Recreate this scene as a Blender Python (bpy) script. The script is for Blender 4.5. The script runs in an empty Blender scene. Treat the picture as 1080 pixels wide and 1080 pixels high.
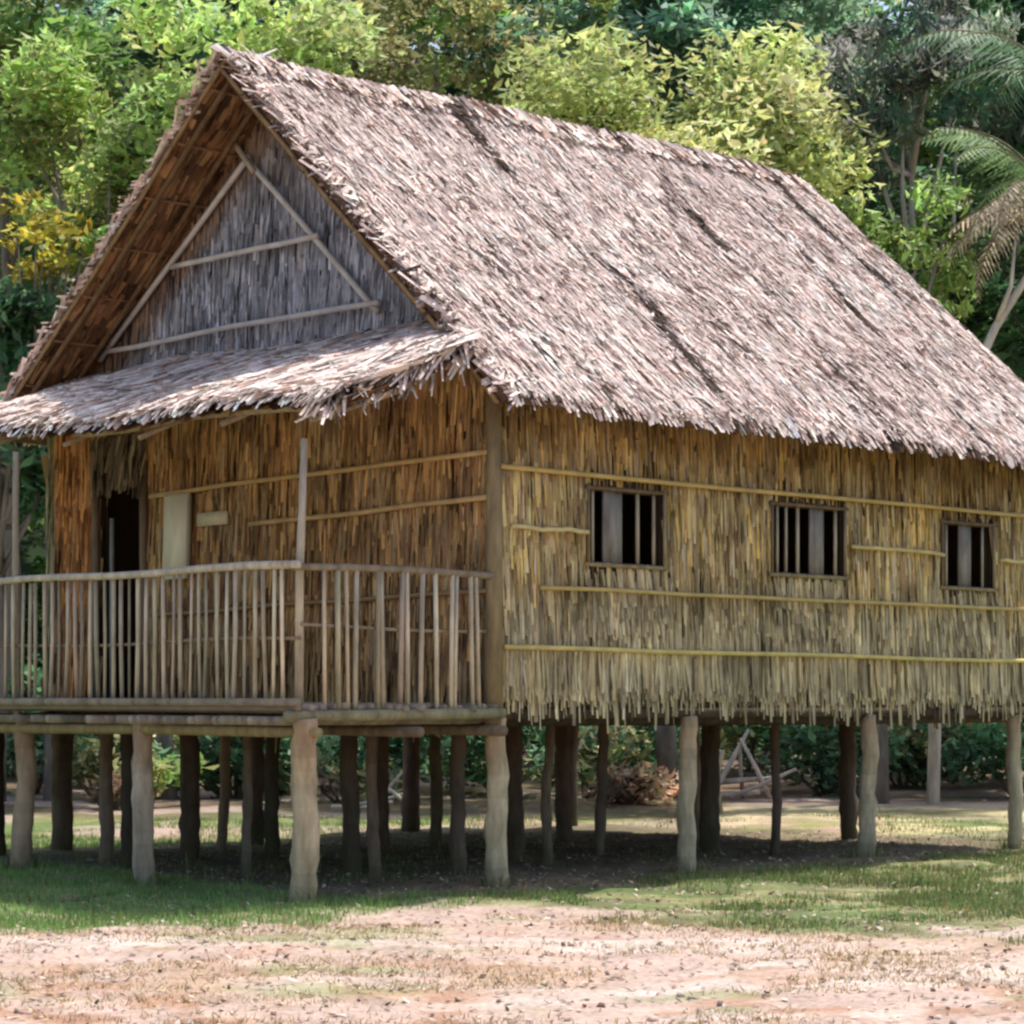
import bpy, math, random
import numpy as np
from mathutils import Vector

rng = np.random.default_rng(7)
random.seed(7)
S = bpy.context.scene
COL = S.collection

# ------------------------------------------------------------------ helpers
def hash2(ix, iy, seed=0):
    h = (ix.astype(np.int64) * 374761393 + iy.astype(np.int64) * 668265263 + seed * 1442695041) & 0xFFFFFFFF
    h = ((h ^ (h >> 13)) * 1274126177) & 0xFFFFFFFF
    return ((h ^ (h >> 16)) & 0xFFFF) / 65535.0

def vnoise(x, y, seed=0):
    x = np.asarray(x, float); y = np.asarray(y, float)
    ix = np.floor(x); iy = np.floor(y); fx = x - ix; fy = y - iy
    fx = fx * fx * (3 - 2 * fx); fy = fy * fy * (3 - 2 * fy)
    a = hash2(ix, iy, seed); b = hash2(ix + 1, iy, seed); c = hash2(ix, iy + 1, seed); d = hash2(ix + 1, iy + 1, seed)
    return (a * (1 - fx) + b * fx) * (1 - fy) + (c * (1 - fx) + d * fx) * fy

def fbm(x, y, seed=0, oct=4):
    s = 0; a = .5; t = 0
    for i in range(oct):
        s = s + a * vnoise(x, y, seed + i); t += a; a *= .5; x = x * 2.03; y = y * 2.03
    return s / t

def sstep(a, b, x):
    t = np.clip((x - a) / (b - a), 0, 1); return t * t * (3 - 2 * t)

def unit(v):
    v = np.asarray(v, float); return v / np.maximum(np.linalg.norm(v, axis=-1, keepdims=True), 1e-9)

class MB:
    """collects quads / polygons with one colour per face, links them as ONE mesh object"""
    def __init__(s): s.V = []; s.F = []; s.C = []; s.n = 0
    def add(s, V, F, C):
        V = np.asarray(V, float).reshape(-1, 3); F = np.asarray(F, int)
        C = np.asarray(C, float)
        if C.ndim == 1: C = np.tile(C, (len(F), 1))
        s.V.append(V); s.F.append(F + s.n); s.C.append(C); s.n += len(V)
    def quads(s, Q, C):
        Q = np.asarray(Q, float); n = len(Q)
        s.add(Q.reshape(-1, 3), np.arange(n * 4).reshape(n, 4), C)
    def box(s, lo, hi, c):
        x0, y0, z0 = lo; x1, y1, z1 = hi
        V = [(x0,y0,z0),(x1,y0,z0),(x1,y1,z0),(x0,y1,z0),(x0,y0,z1),(x1,y0,z1),(x1,y1,z1),(x0,y1,z1)]
        F = [(0,3,2,1),(4,5,6,7),(0,1,5,4),(1,2,6,5),(2,3,7,6),(3,0,4,7)]
        s.add(V, F, c)
    def tube(s, P, R, c, n=8, wob=.06, caps=True):
        P = np.asarray(P, float); m = len(P); R = np.broadcast_to(np.asarray(R, float), (m,))
        T = unit(np.gradient(P, axis=0))
        ref = np.array([0, 0, 1.]) if abs(T[:, 2]).mean() < .8 else np.array([1., 0, 0])
        A = unit(np.cross(T, ref)); B = np.cross(T, A)
        ang = np.linspace(0, 2 * np.pi, n, endpoint=False) + rng.random() * 6
        w = 1 + wob * rng.standard_normal((m, n))
        V = P[:, None] + (A[:, None] * np.cos(ang)[None, :, None] + B[:, None] * np.sin(ang)[None, :, None]) * (R[:, None] * w)[..., None]
        F = []
        for i in range(m - 1):
            for j in range(n):
                k = (j + 1) % n
                F.append((i * n + j, i * n + k, (i + 1) * n + k, (i + 1) * n + j))
        V = V.reshape(-1, 3)
        if caps:
            V = np.vstack([V, P[0], P[-1]]); a = m * n; b = a + 1
            for j in range(0, n, 2):
                k = (j + 1) % n; l = (j + 2) % n
                F.append((a, l, k, j)); o = (m - 1) * n
                F.append((b, o + j, o + k, o + l))
        s.add(V, F, c)
    def build(s, name, mat, parent=None, smooth=False):
        me = bpy.data.meshes.new(name)
        V = np.vstack(s.V); F = np.vstack(s.F); C = np.vstack(s.C); nf = len(F)
        me.vertices.add(len(V)); me.vertices.foreach_set('co', V.astype(np.float32).ravel())
        me.loops.add(nf * 4); me.loops.foreach_set('vertex_index', F.astype(np.int32).ravel())
        me.polygons.add(nf); me.polygons.foreach_set('loop_start', np.arange(0, nf * 4, 4, dtype=np.int32))
        if smooth: me.polygons.foreach_set('use_smooth', np.ones(nf, dtype=bool))
        me.update(calc_edges=True)
        at = me.color_attributes.new('Col', 'FLOAT_COLOR', 'CORNER')
        C4 = np.ones((nf, 4), np.float32); C4[:, :3] = np.clip(C, 0, 1)
        at.data.foreach_set('color', np.repeat(C4, 4, axis=0).ravel())
        me.materials.append(mat)
        o = bpy.data.objects.new(name, me); COL.objects.link(o)
        if parent: o.parent = parent
        return o

def tag(o, label=None, cat=None, group=None, kind=None):
    if label: o['label'] = label
    if cat: o['category'] = cat
    if group: o['group'] = group
    if kind: o['kind'] = kind
    return o

def empty(name, loc, rz=0):
    o = bpy.data.objects.new(name, None); COL.objects.link(o)
    o.location = loc; o.rotation_euler = (0, 0, rz); o.empty_display_size = .3
    return o

def part_empty(name, parent):
    o = bpy.data.objects.new(name, None); COL.objects.link(o); o.parent = parent; return o

# ------------------------------------------------------------------ materials
def mat_new(name):
    m = bpy.data.materials.new(name); m.use_nodes = True
    nt = m.node_tree; nt.nodes.clear()
    return m, nt, nt.nodes, nt.links

def col_material(name, rough=.9, nscale=8., stretch=(1, 1, 1), lo=.6, hi=1.35, translucent=0., bump=.0, spec=.15, fine=40., coords='Object'):
    m, nt, N, L = mat_new(name)
    out = N.new('ShaderNodeOutputMaterial')
    a = N.new('ShaderNodeAttribute'); a.attribute_name = 'Col'
    tc = N.new('ShaderNodeTexCoord')
    mp = N.new('ShaderNodeMapping'); mp.inputs['Scale'].default_value = stretch
    L.new(tc.outputs[coords], mp.inputs['Vector'])
    n1 = N.new('ShaderNodeTexNoise'); n1.inputs['Scale'].default_value = nscale; n1.inputs['Detail'].default_value = 6
    n1.inputs['Roughness'].default_value = .65
    L.new(mp.outputs[0], n1.inputs['Vector'])
    mr = N.new('ShaderNodeMapRange'); mr.inputs['From Min'].default_value = .3; mr.inputs['From Max'].default_value = .7
    mr.inputs['To Min'].default_value = lo; mr.inputs['To Max'].default_value = hi
    L.new(n1.outputs['Fac'], mr.inputs['Value'])
    mx = N.new('ShaderNodeMix'); mx.data_type = 'RGBA'; mx.blend_type = 'MULTIPLY'; mx.inputs['Factor'].default_value = 1
    L.new(a.outputs['Color'], mx.inputs['A']); L.new(mr.outputs[0], mx.inputs['B'])
    p = N.new('ShaderNodeBsdfPrincipled'); p.inputs['Roughness'].default_value = rough
    p.inputs['Specular IOR Level'].default_value = spec
    L.new(mx.outputs['Result'], p.inputs['Base Color'])
    if bump:
        n2 = N.new('ShaderNodeTexNoise'); n2.inputs['Scale'].default_value = fine; n2.inputs['Detail'].default_value = 4
        L.new(mp.outputs[0], n2.inputs['Vector'])
        b = N.new('ShaderNodeBump'); b.inputs['Strength'].default_value = bump; b.inputs['Distance'].default_value = .02
        L.new(n2.outputs['Fac'], b.inputs['Height']); L.new(b.outputs[0], p.inputs['Normal'])
    sh = p.outputs[0]
    if translucent:
        t = N.new('ShaderNodeBsdfTranslucent'); L.new(mx.outputs['Result'], t.inputs['Color'])
        ms = N.new('ShaderNodeMixShader'); ms.inputs[0].default_value = translucent
        L.new(p.outputs[0], ms.inputs[1]); L.new(t.outputs[0], ms.inputs[2]); sh = ms.outputs[0]
    L.new(sh, out.inputs['Surface'])
    return m

M_THATCH = col_material('weathered_thatch', .95, 5, (1, 1, 1), .7, 1.25, bump=.3, fine=60)
M_WALL = col_material('palm_leaf_wall', .9, 3, (1, 1, .6), .55, 1.4, bump=.3, fine=50)
M_WOOD = col_material('grey_pole_wood', .85, 9, (1, 1, .25), .6, 1.35, bump=.5, fine=30)
M_BAMBOO = col_material('split_bamboo', .6, 5, (1, 1, 1), .75, 1.2, bump=.15, spec=.3)
M_LEAF = col_material('tree_leaf', .55, .9, (1, 1, 1), .6, 1.4, translucent=.5, spec=.35)
M_BARK = col_material('tree_bark', .9, 4, (1, 1, .3), .5, 1.4, bump=.6, fine=12)
M_GRASS = col_material('grass_blade', .7, 1.2, (1, 1, 1), .65, 1.35, translucent=.35, spec=.2)
M_LITTER = col_material('dry_litter', .95, 6, (1, 1, 1), .75, 1.25)
M_BOARD = col_material('pale_board', .7, 6, (1, 1, .3), .85, 1.12, bump=.1)
M_DARK = col_material('dark_interior', .95, 4, (1, 1, 1), .7, 1.2)

def ground_material():
    m, nt, N, L = mat_new('earth_and_grass')
    out = N.new('ShaderNodeOutputMaterial'); p = N.new('ShaderNodeBsdfPrincipled')
    p.inputs['Roughness'].default_value = .95; p.inputs['Specular IOR Level'].default_value = .1
    a = N.new('ShaderNodeAttribute'); a.attribute_name = 'Col'
    tc = N.new('ShaderNodeTexCoord')
    def noise(scale, detail=6, st=(1, 1, 1)):
        mp = N.new('ShaderNodeMapping'); mp.inputs['Scale'].default_value = st
        L.new(tc.outputs['Object'], mp.inputs['Vector'])
        n = N.new('ShaderNodeTexNoise'); n.inputs['Scale'].default_value = scale; n.inputs['Detail'].default_value = detail
        n.inputs['Roughness'].default_value = .7
        L.new(mp.outputs[0], n.inputs['Vector']); return n
    def ramp(n, a0, a1, b0, b1):
        mr = N.new('ShaderNodeMapRange')
        for k, v in zip(('From Min', 'From Max', 'To Min', 'To Max'), (a0, a1, b0, b1)): mr.inputs[k].default_value = v
        L.new(n.outputs['Fac'], mr.inputs['Value']); return mr
    def mul(A, B):
        mx = N.new('ShaderNodeMix'); mx.data_type = 'RGBA'; mx.blend_type = 'MULTIPLY'; mx.inputs['Factor'].default_value = 1
        L.new(A, mx.inputs['A']); L.new(B, mx.inputs['B']); return mx.outputs['Result']
    r1 = ramp(noise(2.2, 8), .3, .7, .72, 1.22); r2 = ramp(noise(22, 5), .3, .7, .7, 1.25)
    c = mul(mul(a.outputs['Color'], r1.outputs[0]), r2.outputs[0])
    L.new(c, p.inputs['Base Color'])
    b = N.new('ShaderNodeBump'); b.inputs['Strength'].default_value = .7; b.inputs['Distance'].default_value = .03
    L.new(noise(18, 6).outputs['Fac'], b.inputs['Height']); L.new(b.outputs[0], p.inputs['Normal'])
    L.new(p.outputs[0], out.inputs['Surface'])
    return m
M_GROUND = ground_material()

# ------------------------------------------------------------------ camera, light, world
CAM_H = 1.6
cam = bpy.data.cameras.new('camera'); co = bpy.data.objects.new('camera', cam); COL.objects.link(co)
co.location = (0, 0, CAM_H); co.rotation_euler = (math.radians(90), 0, 0)
cam.sensor_width = 36; cam.lens = 36 * 2570 / 1080; cam.shift_y = 200 / 1080
cam.clip_end = 3000; cam.clip_start = .1
S.camera = co

SUN_EL = math.radians(65); sx, sy = .62, .755
sun_az = math.atan2(sx, sy)                     # clockwise from +Y
su = bpy.data.lights.new('sun', 'SUN'); so = bpy.data.objects.new('sun', su); COL.objects.link(so)
su.energy = 5.0; su.angle = math.radians(.6); su.color = (1, .955, .88)
sd = Vector((math.sin(sun_az) * math.cos(SUN_EL), math.cos(sun_az) * math.cos(SUN_EL), math.sin(SUN_EL)))
so.rotation_euler = sd.to_track_quat('Z', 'Y').to_euler(); so.location = sd * 60
W = bpy.data.worlds.new('World'); S.world = W; W.use_nodes = True
wn = W.node_tree.nodes; wl = W.node_tree.links
bg = wn.get('Background') or wn.new('ShaderNodeBackground')
sky = wn.new('ShaderNodeTexSky'); sky.sky_type = 'NISHITA'; sky.sun_disc = False
sky.sun_elevation = SUN_EL; sky.sun_rotation = sun_az; sky.dust_density = 2.5; sky.air_density = 1.0
wl.new(sky.outputs[0], bg.inputs['Color']); bg.inputs['Strength'].default_value = .20
S.view_settings.view_transform = 'Standard'; S.view_settings.look = 'None'; S.view_settings.exposure = 0
S.render.engine = 'CYCLES'
S.cycles.filter_width = 2.6
S.cycles.max_bounces = 5; S.cycles.diffuse_bounces = 3; S.cycles.transmission_bounces = 2; S.cycles.glossy_bounces = 1; S.cycles.caustics_reflective = False

# ------------------------------------------------------------------ ground
HX, HY = -.148, 21.1                               # near corner of the house
ROT = math.atan2(.6881, .7256)
U = np.array([math.cos(ROT), math.sin(ROT)]); Vv = np.array([-U[1], U[0]])
def to_local(X, Y):
    dx = X - HX; dy = Y - HY
    return dx * U[0] + dy * U[1], dx * Vv[0] + dy * Vv[1]

def hill(X, Y):
    z = 1.1 * sstep(40, 60, Y) + 34 * sstep(58, 130, Y) ** 1.1
    return z
def gz(X, Y):
    X = np.asarray(X, float); Y = np.asarray(Y, float)
    z = (fbm(X * .5, Y * .5, 3) - .5) * .16 * sstep(8, 14, Y) + (fbm(X * 2.5, Y * 2.5, 9, 3) - .5) * .06
    return z + hill(X, Y)

def boundary(X):                                   # far edge of the bare foreground
    return 16.9 + .25 * X * (X < 0) * -0.0 + 1.5 * np.exp(-((X + .3) / 1.2) ** 2) + .7 * sstep(-3, 0, X) - .3 * sstep(1, 4, X) + (fbm(X * 1.2, X * 0 + 3.3, 5) - .5) * 1.2

def ground_cols(X, Y):
    t, v = to_local(X, Y)
    n = fbm(X * .8, Y * .8, 11, 5); n2 = fbm(X * 2.6, Y * 2.6, 21, 4); n3 = fbm(X * .35, Y * 1.3, 31, 4)
    dirt = np.array([.54, .40, .33]); pale = np.array([.63, .51, .44]); straw = np.array([.47, .31, .185]); rust = np.array([.40, .215, .13])
    grn = np.array([.15, .195, .075]); dgrn = np.array([.06, .11, .045]); floor = np.array([.21, .155, .115]); ygrn = np.array([.30, .31, .12])
    def mix(A, B, f): return A * (1 - f[..., None]) + B * f[..., None]
    base = mix(np.broadcast_to(dirt, X.shape + (3,)), pale, sstep(.46, .68, n3))
    base = mix(base, straw, sstep(.45, .68, n) * (.35 + .55 * sstep(15.5, 12.8, Y)))
    base = mix(base, rust, sstep(.52, .68, n2) * (.45 + .35 * sstep(15, 12.5, Y)))
    base = mix(base, grn * 1.6, sstep(.62, .74, fbm(X * .9, Y * 1.7, 41, 4)) * .5)
    # grass strip between bare ground and house
    f = sstep(-.5, .5, Y - boundary(X) + (n2 - .5) * 2.2 + (n - .5) * 1.5)
    strip = mix(np.broadcast_to(grn, X.shape + (3,)), np.array([.26, .19, .14]), sstep(.48, .68, n2) * .45)
    strip = mix(strip, np.array([.34, .32, .15]), sstep(.5, .66, fbm(X * 1.1, Y * 3.0, 91, 4)) * .7 * sstep(-1, 0, X))
    strip = strip * (1 + .4 * sstep(.8, -1.2, X))[..., None]  # left part painted lighter to lift it out of the house's shade
    base = mix(base, strip, f)
    # trodden earth under the house
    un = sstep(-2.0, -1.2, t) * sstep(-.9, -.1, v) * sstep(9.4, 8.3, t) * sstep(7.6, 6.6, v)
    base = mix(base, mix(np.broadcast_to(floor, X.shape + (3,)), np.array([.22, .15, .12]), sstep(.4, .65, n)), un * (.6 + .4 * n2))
    # behind the house
    bk = sstep(27.5, 29.5, Y + (n - .5) * 2) * (1 - un)
    back = mix(np.broadcast_to(ygrn, X.shape + (3,)), np.array([.46, .31, .25]), sstep(.42, .58, fbm(X * .45 + 7, Y * .25, 51, 4) + .012 * X))
    back = mix(back, grn * 1.15, sstep(.52, .62, fbm(X * .5, Y * .22, 61, 4)))
    back = mix(back, np.array([.15, .10, .07]), sstep(32.5, 36, Y + (n - .5) * 4) * .8)  # forest-edge shade painted into the ground colour, darkening with distance
    back = mix(back, np.array([.50, .38, .31]), sstep(.56, .64, fbm(X * .4 + 3, Y * .5, 171, 3)) * .7)
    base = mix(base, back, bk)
    base = mix(base, np.array([.62, .52, .30]), sstep(2.2, 3.6, X) * sstep(9.5, 8.6, X) * sstep(28.6, 29.8, Y) * sstep(38.5, 36, Y) * sstep(.3, .55, n) * .85)  # sunlit patch painted into the ground behind the right end
    far = sstep(56, 64, Y)
    return mix(base, np.broadcast_to(np.array([.03, .05, .02]), X.shape + (3,)), far)

xs = np.unique(np.concatenate([np.linspace(-600, -30, 14), np.linspace(-30, -9, 22), np.linspace(-9, 10, 230), np.linspace(10, 32, 22), np.linspace(32, 600, 14)]))
ys = np.unique(np.concatenate([np.linspace(-300, 0, 12), np.linspace(0, 10.5, 16), np.linspace(10.5, 32, 270), np.linspace(32, 60, 70), np.linspace(60, 140, 40), np.linspace(140, 1500, 16)]))
GX, GY = np.meshgrid(xs, ys)
GZ = gz(GX, GY)
me = bpy.data.meshes.new('ground')
nx, ny = len(xs), len(ys)
ii = np.arange(nx * ny).reshape(ny, nx)
Fg = np.stack([ii[:-1, :-1], ii[:-1, 1:], ii[1:, 1:], ii[1:, :-1]], -1).reshape(-1, 4)
me.vertices.add(nx * ny); me.vertices.foreach_set('co', np.stack([GX, GY, GZ], -1).astype(np.float32).ravel())
me.loops.add(len(Fg) * 4); me.loops.foreach_set('vertex_index', Fg.astype(np.int32).ravel())
me.polygons.add(len(Fg)); me.polygons.foreach_set('loop_start', np.arange(0, len(Fg) * 4, 4, dtype=np.int32))
me.polygons.foreach_set('use_smooth', np.ones(len(Fg), dtype=bool)); me.update(calc_edges=True)
at = me.color_attributes.new('Col', 'FLOAT_COLOR', 'POINT')
cc = np.ones((nx * ny, 4), np.float32); cc[:, :3] = ground_cols(GX, GY).reshape(-1, 3)
at.data.foreach_set('color', cc.ravel()); me.materials.append(M_GROUND)
go = bpy.data.objects.new('ground', me); COL.objects.link(go); tag(go, kind='structure')

def blades(X, Y, h, w, cols, lean=.5):
    n = len(X); z = gz(X, Y) - .005
    ang = rng.random(n) * 2 * np.pi; la = rng.random(n) * 2 * np.pi; ln = h * lean * rng.random(n)
    B = np.stack([X, Y, z], -1); side = np.stack([np.cos(ang), np.sin(ang), 0 * ang], -1) * (w / 2)[:, None]
    tip = B + np.stack([np.cos(la) * ln, np.sin(la) * ln, h], -1)
    mid = B + np.stack([np.cos(la) * ln * .35, np.sin(la) * ln * .35, h * .6], -1)
    return np.stack([B - side, B + side, mid * .3 + tip * .7 + side * .35, tip], 1)

def vary(base, n, amt=.2):
    c = np.asarray(base)[None] * (1 + amt * rng.standard_normal((n, 1))) * (1 + amt * .16 * rng.standard_normal((n, 3)))
    return np.clip(c, .005, 1)

# green grass strip
n = 300000
X = rng.uniform(-6, 8, n); Y = rng.uniform(15.5, 34, n); t, v = to_local(X, Y)
den = fbm(X * 1.1, Y * 1.1, 71, 4)
front = sstep(-.6, .6, Y - boundary(X) + (fbm(X * 2.6, Y * 2.6, 21, 4) - .5) * 2.2 + (fbm(X * .8, Y * .8, 11, 5) - .5) * 1.5) * (Y < 28)
under = (t > -1.7) & (v > -.35) & (t < 8.6) & (v < 7.0)
p = front * sstep(.36, .54, den + .16 * sstep(.5, -1.2, X)) * np.where(under, .05, 1.0)
bk = (Y > 28) & ~under
p = np.where(bk, .25 * sstep(.45, .6, den), p)
k = rng.random(n) < p
X, Y, den = X[k], Y[k], den[k]; n = len(X)
h = rng.uniform(.02, .065, n) * (.6 + .9 * den) * (1 + 1.0 * (rng.random(n) < .04)); w = rng.uniform(.006, .013, n)
c = vary((.15, .245, .075), n, .25) * (1 + .5 * sstep(.8, -1.2, X))[:, None]; dry = rng.random(n) < np.where(X > -.5, .34, .14); c[dry] = vary((.34, .28, .13), int(dry.sum()), .2)  # blades on the left coloured brighter to offset the house's shade
m = MB(); m.quads(blades(X, Y, h, w, c), c)
tag(m.build('grass', M_GRASS), 'short green grass growing in a strip before and around the stilt house', 'grass', kind='stuff')
# sparse dry grass on the bare foreground
n = 42000
X = rng.uniform(-4.2, 4.6, n); Y = rng.uniform(10.8, 18.5, n)
p = sstep(.42, .62, fbm(X * .9, Y * 1.4, 81, 4)) * (1 - .7 * sstep(-.3, .5, Y - boundary(X)))
k = rng.random(n) < p; X, Y = X[k], Y[k]; n = len(X)
c = vary((.46, .33, .17), n, .22); g = rng.random(n) < .16; c[g] = vary((.24, .24, .09), int(g.sum()), .2)
m = MB(); m.quads(blades(X, Y, rng.uniform(.012, .045, n), rng.uniform(.006, .014, n), c, 1.6), c)
tag(m.build('dry_grass', M_GRASS), 'sparse straw coloured dry grass on the bare pinkish foreground earth', 'dry grass', kind='stuff')
# leaf and straw litter lying flat
n = 15000
X = rng.uniform(-4.2, 5, n); Y = rng.uniform(10.8, 30, n)
ang = rng.random(n) * 6.28; l = rng.uniform(.02, .08, n); w = l * rng.uniform(.2, .5, n); z = gz(X, Y) + .006
A = np.stack([np.cos(ang), np.sin(ang), .25 * rng.standard_normal(n)], -1) * l[:, None] / 2; B = np.stack([-np.sin(ang), np.cos(ang), .25 * rng.standard_normal(n)], -1) * w[:, None] / 2
C = np.stack([X, Y, z + .004], -1); c = vary((.42, .30, .22), n, .35); pl = rng.random(n) < .3; c[pl] = vary((.62, .52, .44), int(pl.sum()), .12); dk = rng.random(n) < .16; c[dk] = vary((.13, .08, .05), int(dk.sum()), .3)
m = MB(); m.quads(np.stack([C - A, C + B, C + A, C - B], 1), c)
tag(m.build('leaf_litter', M_LITTER), 'scattered dry leaves and straw bits lying on the bare earth', 'leaf litter', kind='stuff')

# pebbles and clods on the bare earth
m = MB(); n = 900
for X, Y, q in zip(rng.uniform(-4.2, 4.6, n), 11 + 7.5 * rng.random(n) ** 1.2, rng.random(n)):
    h = .005 + .016 * q ** 3; z = float(gz(X, Y)); a = rng.random() * 6.28
    V = np.array([(x, y, zz) for zz in (-.5, .7) for x, y in ((-1, -1), (1, -1), (1, 1), (-1, 1))], float); V[4:, :2] *= .55
    V = V * h * rng.uniform(.7, 1.4, 3) + h * .25 * rng.standard_normal((8, 3))
    V = np.stack([V[:, 0] * math.cos(a) - V[:, 1] * math.sin(a) + X, V[:, 0] * math.sin(a) + V[:, 1] * math.cos(a) + Y, V[:, 2] + z + h * .3], -1)
    m.add(V, [(0,3,2,1),(4,5,6,7),(0,1,5,4),(1,2,6,5),(2,3,7,6),(3,0,4,7)], vary((.46, .36, .29), 1, .3)[0])
tag(m.build('pebbles', M_LITTER), 'small stones and clods scattered over the bare foreground earth', 'pebbles', kind='stuff')

# ------------------------------------------------------------------ the stilt house (local x = along, y = across to the left, z = up)
house = empty('stilt_house', (HX, HY, 0), ROT)
tag(house, 'thatched timber house on stilts with leaf walls and a railed front porch', 'house')

WID = 7.0; LEN = 8.05; RV = 3.31; RZ = 7.80; FL = 1.55
SR = .922; SL = .787
ER, EL_ = -.65, 7.55                                # eave lines
def roof_z(v): return np.where(v < RV, RZ - SR * (RV - v), RZ - SL * (v - RV))
def sag(t, v): return (fbm(np.asarray(t) * .55 + 3, np.asarray(v) * .6, 101, 3) - .5) * .16

def thatch(mb, O, A, D, N, La, Ld, row, step, length, width, colf, lift=(.01, .06), mask=None, rot=.12, jit=.5, tip=.55, sagf=None, first=None, taper=None, seed=0):
    """rows of overlapping leaf strips on the plane O + a*A + d*D, free ends pointing along D"""
    O, A, D, N = (np.asarray(q, float) for q in (O, A, D, N))
    rows = np.arange(first if first is not None else row, Ld + row * .5, row)
    a_, d_ = [], []
    for r in rows:
        k = int(La / step); a = (np.arange(k) + rng.random(k)) * step
        a_.append(a); d_.append(r + jit * row * rng.standard_normal(k) * .6)
    a = np.concatenate(a_); d = np.concatenate(d_)
    if mask is not None:
        k = mask(a, d); a, d = a[k], d[k]
    n = len(a)
    ln = np.minimum(length * rng.uniform(.7, 1.25, n), d + .03); wd = width * rng.uniform(.5, 1.4, n); th = rot * rng.standard_normal(n)
    dirv = D[None] * np.cos(th)[:, None] + A[None] * np.sin(th)[:, None]
    sid = A[None] * np.cos(th)[:, None] - D[None] * np.sin(th)[:, None]
    lf = rng.uniform(lift[0], lift[1], n)
    end = O + a[:, None] * A + d[:, None] * D + lf[:, None] * N
    st = end - dirv * ln[:, None] - (lf * .85)[:, None] * N
    tw = N[None] * (rng.standard_normal(n) * .25 * wd)[:, None]
    hw = (sid * (wd / 2)[:, None]) + tw
    Q = np.stack([st - hw, st + hw, end + hw * tip, end - hw * tip], 1)
    if sagf is not None: Q[..., 2] += sagf(Q[..., 0], Q[..., 1])
    mb.quads(Q, colf(a, d, n))

# ---- main roof
def roof_far(frac): return 8.1 + .45 * frac        # far verge leans out a little towards the eave
T0 = -.45
def roof_col(a, d, n):
    pale = np.array([.86, .71, .635]); mid = np.array([.70, .56, .495]); dark = np.array([.10, .07, .055]); pink = np.array([.74, .55, .48])
    r = rng.random(n)
    c = np.where((r < .58)[:, None], pale, mid); c = np.where((r > .84)[:, None], pink, c)
    nz = fbm(a * 1.1, d * 1.1, 111, 4)
    c = c * (.92 + .34 * nz)[:, None] * (1 + .16 * rng.standard_normal((n, 1)))
    dk = rng.random(n) < (.06 + .16 * sstep(.55, .75, fbm(a * 2.2, d * 1.2, 121, 3)))
    for s0, w0, sd0 in ((2.85, .075, 1), (5.2, .10, 3), (6.6, .05, 4), (7.75, .075, 5)):
        line = s0 + .42 * (vnoise(d * .9, d * 0 + sd0, 131) - .5) + .05 * d
        on = vnoise(d * 1.1 + sd0 * 7, d * 0 + sd0, 141)
        dk |= (np.abs(a - line) < w0) & (rng.random(n) < .97 * sstep(.28, .48, on))
    c[dk] = dark * (1 + .4 * rng.random((int(dk.sum()), 1)))
    return c
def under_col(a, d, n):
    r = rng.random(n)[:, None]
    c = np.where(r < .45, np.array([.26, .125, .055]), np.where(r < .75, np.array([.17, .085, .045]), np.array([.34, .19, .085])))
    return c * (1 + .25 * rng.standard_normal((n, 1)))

roof = part_empty('roof', house)
LR = math.hypot(RV - ER, SR * (RV - ER)); DR = np.array([0, -1, -SR]) / math.hypot(1, SR); NR = np.array([0, -SR, 1]) / math.hypot(1, SR)
LL = math.hypot(EL_ - RV, SL * (EL_ - RV)); DL = np.array([0, 1, -SL]) / math.hypot(1, SL); NL = np.array([0, SL, 1]) / math.hypot(1, SL)
def slab(mb, O, A, D, N, far, Ld, th, c):
    """subdivided thin slab that follows the sag"""
    na, nd = 40, 20
    a = np.linspace(0, 1, na)[None, :]; d = np.linspace(0, 1, nd)[:, None]
    aa = a * far(d); dd = d * Ld + 0 * a
    for off, flip in ((0, False), (-th, True)):
        P = O + aa[..., None] * A + dd[..., None] * D + off * N
        P[..., 2] += sag(P[..., 0], P[..., 1])
        idx = np.arange(na * nd).reshape(nd, na)
        F = np.stack([idx[:-1, :-1], idx[1:, :-1], idx[1:, 1:], idx[:-1, 1:]], -1).reshape(-1, 4)
        mb.add(P.reshape(-1, 3), F[:, ::-1] if flip else F, c)
    # edges
    for kind in range(4):
        if kind == 0: ring = [(far(0) * 0 + x * far(0), 0.) for x in np.linspace(0, 1, na)]
        elif kind == 1: ring = [(x * far(1), Ld) for x in np.linspace(0, 1, na)]
        elif kind == 2: ring = [(0., y * Ld) for y in np.linspace(0, 1, nd)]
        else: ring = [(far(y), y * Ld) for y in np.linspace(0, 1, nd)]
        P = np.array([O + x * A + y * D for x, y in ring]); P[:, 2] += sag(P[:, 0], P[:, 1])
        Q = np.stack([P[:-1], P[1:], P[1:] - th * N, P[:-1] - th * N], 1)
        mb.quads(Q, c)

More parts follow.
